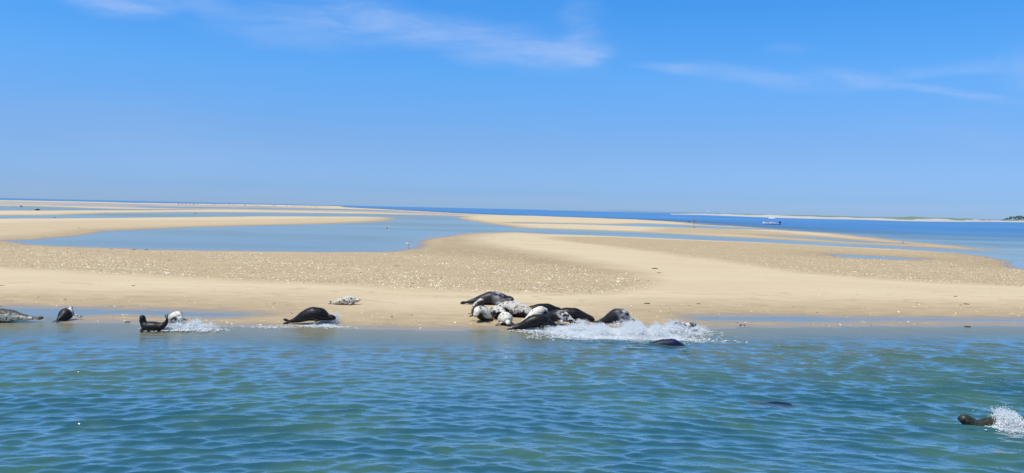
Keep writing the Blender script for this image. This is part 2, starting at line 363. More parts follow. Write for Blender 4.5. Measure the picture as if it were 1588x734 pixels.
# depth the eye looks through: lowered over the seal that swims just below the surface
sub = P(1204, 625); ca, sa = math.cos(R(-12)), math.sin(R(-12)); sx, sy = (X-sub.x)*ca+(Y-sub.y)*sa, -(X-sub.x)*sa+(Y-sub.y)*ca
subm = (sx/.66)**2+((sy+.10)/(.22*(1.15-.55*(sx/.66)**2)))**2
depth_v = np.where((subm < 1) & (np.abs(sx) < .66), .12+.25*np.clip(subm, 0, 1)**3, depth)
far = np.clip((Y-60)/200, 0, 1)
wr, wc = len(WD), len(wus)
idx = np.arange(wr*wc).reshape(wr, wc)
wf = np.stack([idx[1:, :-1].ravel(), idx[1:, 1:].ravel(), idx[:-1, 1:].ravel(), idx[:-1, :-1].ravel()], 1)
keep = (hh[wf] < 0.06).any(1); wf = wf[keep]
used = np.zeros(len(X), bool); used[wf.ravel()] = True
remap = np.cumsum(used)-1
wco = np.column_stack([X+DX, Y+DY, Z])[used]; wf = remap[wf]
wme = mesh_np('water', wco, wf)
attr(wme, 'depth', depth_v[used]); attr(wme, 'sea', (seam*np.clip((Y-100)/150, 0, 1))[used])
nearf = np.clip((45-Y)/12, 0, 1)
mm = nearf > 0; tmp_ = nearf[mm]; tmp_[seg_sdf(np.column_stack([X[mm], Y[mm]]), near_poly) > 1.0] = 0; nearf[mm] = tmp_
attr(wme, 'nearf', nearf[used])
m_water, nt, nd, lk = new_mat('water')
o = nd.new('ShaderNodeOutputMaterial'); geo = nd.new('ShaderNodeNewGeometry'); pos = geo.outputs['Position']
dp, sea_a, nr_a = attr_n(nt, 'depth'), attr_n(nt, 'sea'), attr_n(nt, 'nearf')
bn = noise_n(nt, mapping(nt, pos, (4, 13, 1), rot=(0, 0, R(7))), 1.0, 3, .55)
bn2 = noise_n(nt, mapping(nt, pos, (10, 30, 1), rot=(0, 0, R(-9))), 1.0, 2, .5)
bsum = math_n(nt, 'ADD', bn, math_n(nt, 'MULTIPLY', bn2, .35))
bmp = nd.new('ShaderNodeBump'); bmp.inputs['Distance'].default_value = .016
lk.new(bsum, bmp.inputs['Height'])
lk.new(math_n(nt, 'MAXIMUM', math_n(nt, 'MULTIPLY', nr_a, ramp(nt, dp, 0, .25, .25, .75)), .04), bmp.inputs['Strength'])
gl = nd.new('ShaderNodeBsdfGlossy'); gl.inputs['Color'].default_value = (1, .99, .93, 1); lk.new(bmp.outputs[0], gl.inputs['Normal'])
lk.new(math_n(nt, 'ADD', math_n(nt, 'MULTIPLY', sea_a, .22), .06), gl.inputs['Roughness'])
fr = nd.new('ShaderNodeFresnel'); fr.inputs[0].default_value = 1.33; lk.new(bmp.outputs[0], fr.inputs['Normal'])
ruf = noise_n(nt, mapping(nt, pos, (.012, .03, 1)), 1.0, 4, .6)
ruf = ramp(nt, ruf, .42, .56, .66, 1.0)                        # wind-ruffled and glassy patches on the still pools
cap = math_n(nt, 'ADD', math_n(nt, 'MULTIPLY', sea_a, math_n(nt, 'SUBTRACT', .26, ruf)), ruf)
cap = mixc(nt, nr_a, cap, ramp(nt, dp, 0, .45, .12, 1.0))
frn = ramp(nt, fr.outputs[0], .05, .34, .05, .88, smooth=False)
frc = math_n(nt, 'MINIMUM', mixc(nt, nr_a, fr.outputs[0], frn), cap)
body = mixc(nt, ramp(nt, dp, .15, 1.9), (0.085, 0.15, 0.14), (0.017, 0.078, 0.104))
bnz = noise_n(nt, mapping(nt, pos, (.25, .35, 1)), 1.0, 4, .6, .5)
body = mixc(nt, ramp(nt, bnz, .42, .62, 0, .75), body, (0.05, 0.12, 0.085))
seac = mixc(nt, ramp(nt, noise_n(nt, mapping(nt, pos, (.002, .012, 1)), 1, 4, .6), .35, .65), (0.025, 0.13, 0.33), (0.05, 0.19, 0.42))
body = mixc(nt, sea_a, body, seac)
df = nd.new('ShaderNodeBsdfDiffuse'); lk.new(body, df.inputs[0])
tr = nd.new('ShaderNodeBsdfTransparent'); tr.inputs[0].default_value = (.86, .93, .92, 1)
op = math_n(nt, 'SUBTRACT', 1.0, math_n(nt, 'POWER', 2.718, math_n(nt, 'MULTIPLY', dp, -2.3)))
m1 = nd.new('ShaderNodeMixShader'); lk.new(op, m1.inputs[0]); lk.new(tr.outputs[0], m1.inputs[1]); lk.new(df.outputs[0], m1.inputs[2])
m2 = nd.new('ShaderNodeMixShader'); lk.new(frc, m2.inputs[0]); lk.new(m1.outputs[0], m2.inputs[1]); lk.new(gl.outputs[0], m2.inputs[2])
lk.new(m2.outputs[0], o.inputs[0])
water = link('water', wme, None, m_water); tag(water, kind='structure')

# ------------------------------------------------------------------ far shore
def strip_mesh(name, cols, prof):
    """cols: list of (base point, z scale, depth); prof: list of (back fraction, height fraction)"""
    co = []; k = len(prof)
    for (p, hgt, dpt) in cols:
        dirv = Vector((p.x, p.y, 0)).normalized()
        for f, hf in prof:
            q = p + dirv*dpt*f; n = mnoise.noise(Vector((q.x*.01, q.y*.004, 3.0)))
            n2 = mnoise.noise(Vector((q.x*.05, q.y*.02, 8.0)))
            co.append((q.x, q.y, max(-.4, -0.3+(hgt+.3)*hf*(1+.35*n*(hf > .3)+.18*n2*(hf > .3)))))
    m = len(cols); fs = [(i*k+j, (i+1)*k+j, (i+1)*k+j+1, i*k+j+1) for i in range(m-1) for j in range(k-1)]
    return mesh_np(name, np.array(co), fs)
def px_height(px, base_y, top_y):
    p = P(px, base_y); return p, CAM_H + (hz_true(px)-top_y)*p.y/F
m_dune, nt, nd, lk = new_mat('dune_sand_and_grass')
b = nd.new('ShaderNodeBsdfPrincipled'); o = nd.new('ShaderNodeOutputMaterial'); lk.new(b.outputs[0], o.inputs[0]); b.inputs['Roughness'].default_value = .95
geo = nd.new('ShaderNodeNewGeometry'); sx_ = nd.new('ShaderNodeSeparateXYZ'); lk.new(geo.outputs['Position'], sx_.inputs[0])
n1 = noise_n(nt, mapping(nt, geo.outputs['Position'], (.012, .006, .05)), 1, 4, .6)
zz = math_n(nt, 'ADD', sx_.outputs[2], math_n(nt, 'MULTIPLY', math_n(nt, 'SUBTRACT', n1, .5), 7.0))
c = mixc(nt, ramp(nt, zz, 2.2, 3.2), (0.42, 0.40, 0.38), (0.14, 0.19, 0.12))
c = mixc(nt, ramp(nt, sx_.outputs[2], .1, .7, 1, 0), c, (0.34, 0.36, 0.34))
lk.new(c, b.inputs['Base Color'])
TOPX = [1040, 1090, 1150, 1200, 1260, 1330, 1400, 1411, 1422, 1440, 1470, 1500, 1540, 1588, 1800]
TOPY = [334.0, 333.8, 333.9, 334.2, 334.9, 336, 336.6, 336.0, 336.4, 338.0, 337.6, 338.2, 339.6, 340, 342]
BASY = [335.0, 335.6, 337.5, 339.2, 340.6, 341.6, 343.4, 343.5, 343.6, 343.8, 343.9, 343.8, 343.4, 343.7, 346]
cols = []
for px in np.arange(1040, 1800, 4.0):
    p, h = px_height(px, float(np.interp(px, TOPX, BASY)), float(np.interp(px, TOPX, TOPY)))
    cols.append((p, h, 260))
dn_me = strip_mesh('sand_dunes', cols, [(-.02, 0), (0, .10), (.06, .16), (.18, .35), (.3, .62), (.42, .95), (.6, 1.0), (1, .3)])
dunes = link('dunes', dn_me, None, m_dune); tag(dunes, kind='structure')
m_coast = simple('hazy_coast', (0.16, 0.25, 0.33), .95, 0, .2, .002)  # distance haze over the green land is mixed into this blue-grey base colour
cols = []
for px in np.arange(850, 1210, 4.0):
    h = 1.2 + 0.9*max(0, mnoise.noise(Vector((px*.03, 1.5, 0))))+ .5*mnoise.noise(Vector((px*.13, 4, 0)))
    if px < 930: h *= (px-850)/80
    d = 5200.0; r = ray(px, 400); u = r[0]/r[1]
    cols.append((Vector((u*d, d, 0)), CAM_H+h*d/F, 700))
coast = link('hills', strip_mesh('far_coast', cols, [(0, 0), (.05, .5), (.3, .95), (.6, 1), (1, .2)]), None, m_coast); tag(coast, kind='structure')

# ------------------------------------------------------------------ far wood on the right: foliage clumps over a low knoll
m_leaf, nt, nd, lk = new_mat('far_foliage')
b = nd.new('ShaderNodeBsdfPrincipled'); o = nd.new('ShaderNodeOutputMaterial'); lk.new(b.outputs[0], o.inputs[0]); b.inputs['Roughness'].default_value = .8
geo = nd.new('ShaderNodeNewGeometry'); n1 = noise_n(nt, geo.outputs['Position'], .18, 3, .6)
lk.new(mixc(nt, ramp(nt, n1, .35, .65), (0.035, 0.065, 0.05), (0.075, 0.115, 0.07)), b.inputs['Base Color'])
def blob_mesh(name, centers, radii, sub=1, jitter=.25, squash=1.0):
    bm = bmesh.new(); bmesh.ops.create_icosphere(bm, subdivisions=sub, radius=1.0)
    base = np.array([v.co[:] for v in bm.verts]); fs = np.array([[v.index for v in f.verts] for f in bm.faces]); bm.free()
    n, k = len(centers), len(base); centers = np.asarray(centers); radii = np.asarray(radii)
    if radii.ndim == 1: radii = np.repeat(radii[:, None], 3, 1)
    jit = 1+rng.uniform(-jitter, jitter, (n, k, 1))
    co = (base[None]*jit*radii[:, None, :]*np.array([1, 1, squash])+centers[:, None, :]).reshape(-1, 3)
    f = (fs[None]+(np.arange(n)*k)[:, None, None]).reshape(-1, 3)
    return mesh_np(name, co, f)
cs, rs = [], []
for i in range(1500):
    px = 1551+rng.random()**.8*240
    top = float(np.interp(px, [1551, 1560, 1568, 1580, 1588, 1640, 1720, 1790], [341, 337.2, 334.6, 333.4, 332.6, 330, 329, 333])) + rng.normal(0, .35)
    p0, htop = px_height(px, 343.2, top)
    dirv = Vector((p0.x, p0.y, 0)).normalized(); q = p0+dirv*(40+rng.random()*120)
    htop *= q.length/p0.length
    z = max(1.2, htop*(rng.random()**.5)) - 1.0
    cs.append((q.x, q.y, z)); r = rng.uniform(.7, 1.9); rs.append((r, r, r*rng.uniform(.6, 1)))
wood = link('wood', blob_mesh('wood', cs, rs, 1, .35), None, m_leaf)
tag(wood, 'dark green scrubby wood on the low far shore at the right edge', 'wood', kind='stuff')

# ------------------------------------------------------------------ shells strewn over the flats
m_shell = simple('bleached_shell', (0.78, 0.68, 0.50), .6, 0, .3, 1.3)
m_shell2 = simple('dark_shell', (0.28, 0.20, 0.12), .7, 0, .3, 1.3)
Sh = shell.reshape(nr, nc)
def shells(name, n, mat, rmin, rmax, label, thr=.35, base=.0):
    dp_ = rng.uniform(10, 190, n*12)**1.0; u_ = rng.uniform(-.8, .8, n*12); yy = CAM_H*F/dp_; xx = u_*yy
    s = grid_lookup(Sh, xx, yy); ld = grid_lookup(Lg, xx, yy)
    pch = np.clip(.5+.6*wob(xx, yy, .6), .12, 1)
    ok = (ld > .25) & (rng.random(len(xx)) < np.where(s > thr, s*pch, base*pch*np.where(ld < 3.5, 9, 1))) & (rng.random(len(xx)) < np.clip(dp_/75, .15, 1))
    xx, yy = xx[ok][:n], yy[ok][:n]; m = len(xx)
    zz = grid_lookup(Hg, xx, yy)
    a = np.arange(6)*math.pi/3
    ring = np.stack([np.cos(a), np.sin(a), np.zeros(6)], 1); base_v = np.vstack([[0, 0, .42], ring])
    r = rng.uniform(rmin, rmax, m); rot = rng.uniform(0, 6.28, m); asp = rng.uniform(.55, 1, m)
    tl = rng.normal(0, .3, m)
    vx = base_v[None, :, 0]*r[:, None]; vy = base_v[None, :, 1]*(r*asp)[:, None]; vz = base_v[None, :, 2]*r[:, None]+vx*np.sin(tl)[:, None]+np.abs(np.sin(tl))[:, None]*r[:, None]*.6
    co = np.stack([vx*np.cos(rot)[:, None]-vy*np.sin(rot)[:, None]+xx[:, None], vx*np.sin(rot)[:, None]+vy*np.cos(rot)[:, None]+yy[:, None], vz+zz[:, None]+.004], 2).reshape(-1, 3)
    fs = np.array([[0, 1+i, 1+(i+1) % 6] for i in range(6)]); f = (fs[None]+(np.arange(m)*7)[:, None, None]).reshape(-1, 3)
    ob = link(name, mesh_np(name, co, f, False), None, mat); tag(ob, label, 'shells', kind='stuff'); return ob
shells('shells', 15000, m_shell, .017, .048, 'pale broken shells strewn over the brown bands of the sandbar', base=.004)
shells('pebbles', 5000, m_shell2, .015, .035, 'dark pebbles and shell bits scattered among the pale shells', base=.006)

# ------------------------------------------------------------------ seals
def coat(name, back, belly, spot, sc=9.0, thr=.55, spot_amt=.9, mid=0.0, rough=.6, soft=.35, streak=1.0, spec=.22, neck=None):
    m, nt, nd, lk = new_mat(name)
    b = nd.new('ShaderNodeBsdfPrincipled'); o = nd.new('ShaderNodeOutputMaterial'); lk.new(b.outputs[0], o.inputs[0])
    t = nd.new('ShaderNodeTexCoord').outputs['Object']
    dorsal = attr_n(nt, 'dorsal'); al = attr_n(nt, 'along')
    n1 = noise_n(nt, mapping(nt, t, (streak, 1, 1)), sc*.55, 3, .6)
    n2 = noise_n(nt, mapping(nt, t, (streak, 1, 1), loc=(3, 1, 2)), sc, 4, .65, .4)
    n3 = noise_n(nt, mapping(nt, t, (streak, 1, 1), loc=(7, 5, 2)), sc*2.2, 2, .5)
    d = math_n(nt, 'ADD', dorsal, math_n(nt, 'MULTIPLY', math_n(nt, 'SUBTRACT', n1, .5), 1.8))
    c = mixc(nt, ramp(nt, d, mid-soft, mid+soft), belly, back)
    if neck:
        nk = math_n(nt, 'MULTIPLY', ramp(nt, al, neck[1]-.1, neck[1]+.05), ramp(nt, al, neck[2]-.05, neck[2]+.05, 1, 0))
        nk = math_n(nt, 'MULTIPLY', nk, ramp(nt, n1, .40, .52))
        c = mixc(nt, nk, c, neck[0])
    c = mixc(nt, ramp(nt, n2, thr, thr+.05, 0, spot_amt), c, spot)
    c = mixc(nt, ramp(nt, n3, .54, .66, 0, spot_amt*.4), c, spot)
    c = mixc(nt, 1.0, c, mixc(nt, ramp(nt, noise_n(nt, t, sc*.3, 4, .65), .35, .65), (.80, .76, .70), (1, 1, 1)), 'MULTIPLY')
    ex = attr_n(nt, 'ext')                      # flippers and muzzle are darker skin
    c = mixc(nt, math_n(nt, 'MULTIPLY', ex, .9), c, (0.03, 0.026, 0.023))
    lk.new(c, b.inputs['Base Color']); b.inputs['Roughness'].default_value = rough; b.inputs['Specular IOR Level'].default_value = spec
    bp = nd.new('ShaderNodeBump'); bp.inputs['Strength'].default_value = .3; bp.inputs['Distance'].default_value = .01
    lk.new(noise_n(nt, t, 45, 3, .6), bp.inputs['Height']); lk.new(bp.outputs[0], b.inputs['Normal'])
    return m
INK = (0.014, 0.014, 0.017)
COATS = {
 'dark':   coat('dark_wet_coat', (0.008, 0.0065, 0.0065), (0.016, 0.014, 0.014), (0.11, 0.105, 0.10), 12, .60, .6, rough=.42),
 'slate':  coat('slate_coat', (0.028, 0.028, 0.036), (0.03, 0.03, 0.04), (0.014, 0.014, 0.018), 7, .55, .7, rough=.42, streak=.5, neck=((0.42, 0.41, 0.42), .60, .93)),
 'mottled':coat('mottled_coat', (0.09, 0.085, 0.08), (0.66, 0.62, 0.53), (0.025, 0.025, 0.025), 12, .54, .95, mid=.45, soft=.3),
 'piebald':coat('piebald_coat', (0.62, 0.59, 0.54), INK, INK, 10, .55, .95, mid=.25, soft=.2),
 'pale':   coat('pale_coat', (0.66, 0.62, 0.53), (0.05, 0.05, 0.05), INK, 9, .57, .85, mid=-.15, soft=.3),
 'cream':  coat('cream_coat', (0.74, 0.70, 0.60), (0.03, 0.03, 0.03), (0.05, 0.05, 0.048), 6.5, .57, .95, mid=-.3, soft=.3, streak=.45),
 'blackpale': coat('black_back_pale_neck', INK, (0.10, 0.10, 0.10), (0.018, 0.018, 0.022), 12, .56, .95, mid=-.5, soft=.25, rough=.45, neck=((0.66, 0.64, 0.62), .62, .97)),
 'brown':  coat('olive_wet_coat', (0.03, 0.036, 0.022), (0.02, 0.02, 0.018), (0.14, 0.13, 0.11), 14, .6, .6, rough=.35),
 'navy':   coat('submerged_dark_coat', (0.006, 0.013, 0.05), (0.006, 0.013, 0.05), (0.012, 0.025, 0.08), 8, .6, .4, rough=.5),
}
m_eye = simple('seal_eye', (0.012, 0.01, 0.01), .1)
m_nose = simple('seal_nose', (0.02, 0.018, 0.018), .35)
RS = [0, .05, .12, .2, .3, .42, .52, .6, .68, .75, .81, .855, .89, .925, .955, .98, 1.0]
RR = [.022, .034, .045, .062, .087, .110, .118, .117, .106, .088, .071, .060, .057, .056, .047, .040, .022]
def catmull(P_, n=90):
    P_ = [Vector(p) for p in P_]; Q = [P_[0]*2-P_[1]]+P_+[P_[-1]*2-P_[-2]]; out = []
    m = len(P_)-1
    for i in range(n+1):
        t = i/n*m; j = min(int(t), m-1); f = t-j; a, b_, c_, d = Q[j], Q[j+1], Q[j+2], Q[j+3]
        out.append(.5*((2*b_)+(c_-a)*f+(2*a-5*b_+4*c_-d)*f*f+(3*b_-a-3*c_+d)*f**3))
    return out
def add_loft(bm, cents, frames, rads, sides=18):
    rings = []
    for c_, (sd, up), (ra, rb) in zip(cents, frames, rads):
        rings.append([bm.verts.new(c_ + sd*math.cos(a)*ra + up*math.sin(a)*rb*(1.0 if math.sin(a) > 0 else .86)) for a in [k*2*math.pi/sides for k in range(sides)]])
    for r0, r1 in zip(rings[:-1], rings[1:]):
        for k in range(sides): bm.faces.new((r0[k], r0[(k+1) % sides], r1[(k+1) % sides], r1[k]))
    bm.faces.new(rings[0][::-1]); bm.faces.new(rings[-1])
def add_paddle(bm, root, d, wide, L, w, th, curve=0.0):
    """flat tapering flipper from root along d, broad along wide"""
    d = d.normalized(); wide = (wide-d*wide.dot(d)).normalized(); nrm = d.cross(wide)
    st = [(-.12, .5), (.1, .62), (.35, .85), (.6, 1.0), (.82, .95), (.95, .65), (1.0, .25)]
    cs_ = [root+d*L*t+nrm*curve*L*t*t for t, _ in st]
    fr_ = [(wide, nrm)]*len(st)
    add_loft(bm, cs_, fr_, [(w*k, th*(1-.45*max(t, 0))*(1 if k > .3 else .5)) for t, k in st], 12)
def seal_shape(L, path, fat=1.0, fore=((1, 1), (-1, 1)), hind='flat', wide=1.08, fore_ang=35, vox=.015, rollbody=0.0, headk=1.0, fore_drop=-.35):
    """path: points from tail to nose in body lengths (x forward, y left, z up). returns mesh, nose frame"""
    pts_ = catmull([Vector(p)*L for p in path]); cum = [0]
    for a, b_ in zip(pts_[:-1], pts_[1:]): cum.append(cum[-1]+(b_-a).length)
    tot_ = cum[-1]
    def at(s):
        t = s*tot_; i = min(int(np.searchsorted(cum, t, side='right'))-1, len(pts_)-2); i = max(i, 0)
        f = (t-cum[i])/max(1e-9, cum[i+1]-cum[i]); return pts_[i].lerp(pts_[i+1], f)
    def tan(s): return (at(min(1, s+.03))-at(max(0, s-.03))).normalized()
    def frame(s):
        t = tan(s); sd = Vector((0, 0, 1)).cross(t)
        if sd.length < .35:
            h = (pts_[-1]-pts_[0]); h.z = 0; h = h.normalized() if h.length > 1e-4 else Vector((1, 0, 0))
            sd = Vector((0, 0, 1)).cross(h)
        sd.normalize()
        # keep the side vector from flipping when the body curls over
        h = (pts_[-1]-pts_[0]); h.z = 0
        if h.length > 1e-4:
            ref = Vector((0, 0, 1)).cross(h.normalized())
            if sd.dot(ref) < 0: sd = -sd
        up = t.cross(sd).normalized(); 
        return sd, up
    ss_ = np.linspace(0, 1, 46); rad = np.interp(ss_, RS, RR)*L
    rad = np.where(ss_ < .84, rad*fat, rad*headk*(1+(fat-1)*.3))
    bm = bmesh.new()
    add_loft(bm, [at(s) for s in ss_], [frame(s) for s in ss_], [(r*wide, r) for r in rad], 20)
    # broad muzzle pads
    ext = []
    sd, up = frame(.97); t = tan(.97)
    for sg in (1, -1):
        m_ = Matrix.Translation(at(.968)+sd*sg*.018*L-up*.008*L) @ Matrix.Diagonal((.030*L*headk, .026*L*headk, .024*L*headk, 1))
        bmesh.ops.create_icosphere(bm, subdivisions=2, radius=1.0, matrix=m_)
    ext.append((at(1.0), .03*L, .5))
    for sg, ln in fore:
        sd, up = frame(.70); t = tan(.70); r = float(np.interp(.7, RS, RR))*L*fat
        root = at(.70)+sd*sg*r*wide*.72-up*r*.52
        d = (sd*sg*math.cos(R(fore_ang))-t*math.sin(R(fore_ang))+up*fore_drop)
        add_paddle(bm, root, d, t, .155*L*ln, .046*L, .019*L, curve=0)
        ext.append((root+d.normalized()*.15*L*ln, .085*L, .85))
    sd, up = frame(0); t = tan(0); root = at(0.02)
    if hind:
        for sg in (1, -1):
            if hind == 'flat': d = -t+sd*sg*.42+up*.02; wv = sd
            elif hind == 'fork': d = -t+up*(.55 if sg > 0 else -.16)+sd*.2*sg; wv = up
            elif hind == 'closed': d = -t+sd*sg*.12; wv = up
            elif hind == 'up': d = -t*.7+up*.5+sd*sg*.35; wv = sd
            add_paddle(bm, root+sd*sg*.012*L, d, wv, .15*L, .034*L, .012*L)
            ext.append((root+d.normalized()*.12*L, .08*L, .95))
    me0 = bpy.data.meshes.new('seal_src'); bm.to_mesh(me0); bm.free()
    tmp = bpy.data.objects.new('seal_src', me0); COL.objects.link(tmp)
    md = tmp.modifiers.new('r', 'REMESH'); md.mode = 'VOXEL'; md.voxel_size = vox; md.use_smooth_shade = True
    sm = tmp.modifiers.new('s', 'SMOOTH'); sm.factor = .5; sm.iterations = 3
    dg = bpy.context.evaluated_depsgraph_get(); me = bpy.data.meshes.new_from_object(tmp.evaluated_get(dg))
    bpy.data.objects.remove(tmp); bpy.data.meshes.remove(me0)
    n = len(me.vertices); co = np.empty(n*3, np.float32); me.vertices.foreach_get('co', co); co = co.reshape(-1, 3)
    # fleshy unevenness
    sp = np.array([at(s)[:] for s in ss_]); ups = np.array([frame(s)[1][:] for s in ss_]); sds = np.array([frame(s)[0][:] for s in ss_])
    d2 = ((co[:, None, :]-sp[None])**2).sum(2); j = d2.argmin(1)
    rel = co-sp[j]; rr = np.maximum(np.linalg.norm(rel, axis=1), 1e-5)
    upr = ups*math.cos(rollbody)+sds*math.sin(rollbody)
    dors = (rel*upr[j]).sum(1)/rr
    ex = np.zeros(n)
    for p_, rr_, a_ in ext:
        dd = np.linalg.norm(co-np.array(p_[:]), axis=1); ex = np.maximum(ex, a_*np.clip(1.4-dd/rr_, 0, 1))
    wobv = np.array([mnoise.noise(Vector(c_)*3.2) for c_ in co.tolist()])
    co2 = co+rel/rr[:, None]*(wobv*.014*L*(ss_[j] < .85)*(ss_[j] > .1))[:, None]
    me.vertices.foreach_set('co', co2.astype(np.float32).ravel())
    me.polygons.foreach_set('use_smooth', np.ones(len(me.polygons), bool))
    attr(me, 'along', ss_[j]); attr(me, 'dorsal', dors); attr(me, 'ext', ex); me.update()
    sd, up = frame(.93); t = tan(.93)
    re = float(np.interp(.93, RS, RR))*L*headk
    eyes = [(at(.925)+sd*sg*re*.80+up*re*.52+t*.006*L, .0095*L) for sg in (1, -1)]
    return me, eyes, at(1.0)+up*.006*L, co2
def put_seal(px, py, yaw, L, path, coatname, label, group=None, sink=0.0, at_water=False, name='seal', z=None, top=None, **kw):
    me, eyes, nose, co2 = seal_shape(L, path, **kw)
    p = P(px, py, 0.0)
    if not at_water:
        for _ in range(4): p = P(px, py, max(0, ground_z(p.x, p.y)))
        gz = ground_z(p.x, p.y)
    else: gz = 0.0
    c = co2.mean(0)
    if top is not None: sink = float(co2[:, 2].max()-np.percentile(co2[:, 2], .6))-top
    zmin = np.percentile(co2[:, 2], .6)
    me.transform(Matrix.Translation((-c[0], -c[1], -zmin)))
    o_ = link(name, me, None, COATS[coatname]); o_.location = (p.x, p.y, (gz if z is None else z)-sink); o_.rotation_euler = (0, 0, R(yaw))
    tag(o_, label, 'seal', group)
    for e, r_ in eyes:
        bm = bmesh.new(); bmesh.ops.create_uvsphere(bm, u_segments=10, v_segments=7, radius=r_, matrix=Matrix.Translation(e+Vector((-c[0], -c[1], -zmin))))
        em = bpy.data.meshes.new('eye'); bm.to_mesh(em); bm.free()
        for f in em.polygons: f.use_smooth = True
        link('eye', em, o_, m_eye)
    bm = bmesh.new(); bmesh.ops.create_uvsphere(bm, u_segments=10, v_segments=7, radius=1, matrix=Matrix.Translation(nose+Vector((-c[0], -c[1], -zmin))) @ Matrix.Diagonal((.012*L, .015*L, .010*L, 1)))
    em = bpy.data.meshes.new('nose'); bm.to_mesh(em); bm.free()
    for f in em.polygons: f.use_smooth = True
    link('nose', em, o_, m_nose)
    return o_
LIE = [(-.5, 0, .03), (-.3, 0, .055), (0, 0, .10), (.22, 0, .10), (.36, 0, .09), (.5, 0, .07)]
ARCH = [(-.5, 0, .02), (-.34, 0, .07), (-.1, 0, .16), (.15, 0, .15), (.33, 0, .09), (.48, 0, .075)]
HEADUP = [(-.45, 0, .03), (-.25, 0, .055), (0, 0, .10), (.18, 0, .13), (.29, 0, .22), (.37, 0, .27)]
BANANA = [(-.40, 0, .30), (-.34, 0, .17), (-.2, 0, .09), (0, 0, .07), (.18, 0, .10), (.27, 0, .21), (.27, 0, .31), (.31, 0, .36)]
REAR = [(-.35, 0, .03), (-.2, 0, .06), (0, 0, .12), (.09, 0, .22), (.13, 0, .33), (.18, 0, .40), (.25, 0, .41)]
CLUMP = 'seals crowded together at the water line'
FLEE = 'seals lunging towards the water'
# alone on the dry sand / along the beach
put_seal(760, 472.5, 4, 1.95, [(-.5,0,.035),(-.32,0,.06),(-.02,0,.12),(.22,0,.13),(.36,0,.125),(.47,0,.10)], 'slate', 'large slate grey seal lying behind the crowd on dry sand, head to the right', fat=1.22, hind='closed')
put_seal(537, 472.5, 3, 1.12, [(-.5,0,.03),(-.33,0,.05),(-.05,0,.12),(.15,0,.12),(.34,0,.12),(.48,0,.16)], 'mottled', 'small pale spotted seal lying alone up the dry sand', fat=1.45, hind='fork', rollbody=2.3)
put_seal(484, 503, 5, 1.72, [(-.48,0,.05),(-.35,0,.085),(-.12,0,.18),(.08,0,.19),(.25,0,.14),(.40,0,.13)], 'dark', 'black wet seal galloping through the shallows below the small spotted seal', FLEE, fat=1.25, hind='fork')
put_seal(7, 499, 4, 1.9, [(.5,0,.09),(.34,0,.09),(.05,0,.12),(-.2,0,.12),(-.36,0,.10),(-.5,0,.07)], 'mottled', 'large mottled seal cut by the left edge, dark back and spotted cream belly', fat=1.02, hind='closed')
put_seal(102, 497, 80, 1.25, [(-.30,0,.04),(-.18,0,.08),(-.02,0,.14),(.10,0,.19),(.17,0,.28),(.22,0,.34)], 'blackpale', 'small squat seal facing away in the shallow pool, dark head up and one flipper out', fat=1.45, hind='flat', fore_ang=0, fore=((1, 1.0), (-1, 1.5)))
put_seal(236, 512, 181, 1.3, [(-.36,0,.30),(-.31,0,.19),(-.19,0,.11),(0,0,.09),(.16,0,.12),(.23,0,.22),(.24,0,.31),(.27,0,.37)], 'dark', 'black seal curled up in the water with head and tail both raised', fat=1.2, hind='up', at_water=True, sink=.07, headk=1.3)
put_seal(271, 507, -38, 1.35, [(-.3,0,.03),(-.2,0,.07),(-.02,0,.16),(.1,0,.27),(.20,0,.29),(.30,0,.20)], 'cream', 'pale seal with a dark face diving into a splash beside the curled black seal', fat=1.3, at_water=True, sink=.05, fore_ang=0)
# the crowd
put_seal(740, 490, -62, 1.5, [(-.34,0,.03),(-.2,0,.08),(-.03,0,.17),(.06,0,.28),(.12,0,.36),(.22,0,.40)], 'pale', 'pale seal arching its head high at the left end of the crowd', CLUMP, fat=1.15, hind='flat', headk=1.15)
put_seal(749, 498, -118, 1.6, [(-.4,0,.03),(-.22,0,.07),(0,0,.15),(.13,0,.21),(.24,0,.22),(.33,0,.13)], 'cream', 'cream backed seal with drooping head in front of the arching seal', CLUMP, fat=1.35, fore_ang=5)
put_seal(771, 494, -65, 1.6, [(-.45,0,.04),(-.25,0,.08),(0,0,.15),(.18,0,.17),(.29,0,.18),(.38,0,.12)], 'piebald', 'black and cream blotched seal squeezed between drooping cream seal and long spotted seal', CLUMP, fat=1.15)
put_seal(800, 491, 162, 2.1, [(-.5,0,.06),(-.32,0,.09),(-.05,0,.14),(.2,0,.155),(.34,0,.13),(.46,0,.10)], 'piebald', 'long spotted seal lying across the middle of the crowd, pale back and black belly', CLUMP, fat=1.2, rollbody=.3)
put_seal(838, 487, 14, 1.75, [(-.5,0,.06),(-.34,0,.10),(-.05,0,.12),(.2,0,.13),(.34,0,.11),(.46,0,.09)], 'dark', 'black seal behind the crowd between the long spotted seal and the long dark seal', CLUMP, fat=1.0, hind='closed')
put_seal(783, 503.5, -72, 1.3, [(-.42,0,.04),(-.25,0,.10),(-.05,0,.16),(.08,0,.16),(.19,0,.11),(.27,0,.05)], 'cream', 'round cream seal nearest the water on its own patch, flippers spread both sides', CLUMP, fat=1.55, fore_ang=-8, fore=((1, 1.3), (-1, 1.3)), fore_drop=-.35, headk=.9)
put_seal(829, 501, 30, 1.5, [(-.38,0,.03),(-.22,0,.08),(0,0,.19),(.12,0,.27),(.23,0,.29),(.32,0,.24)], 'cream', 'pale striped seal rearing up behind the black seal in the foam', CLUMP, fat=1.25)
put_seal(829, 511, 8, 1.6, [(-.48,0,.03),(-.3,0,.07),(-.03,0,.17),(.18,0,.18),(.33,0,.14),(.45,0,.07)], 'dark', 'black seal in the foam at the front of the crowd, head down to the right', CLUMP, fat=1.22)
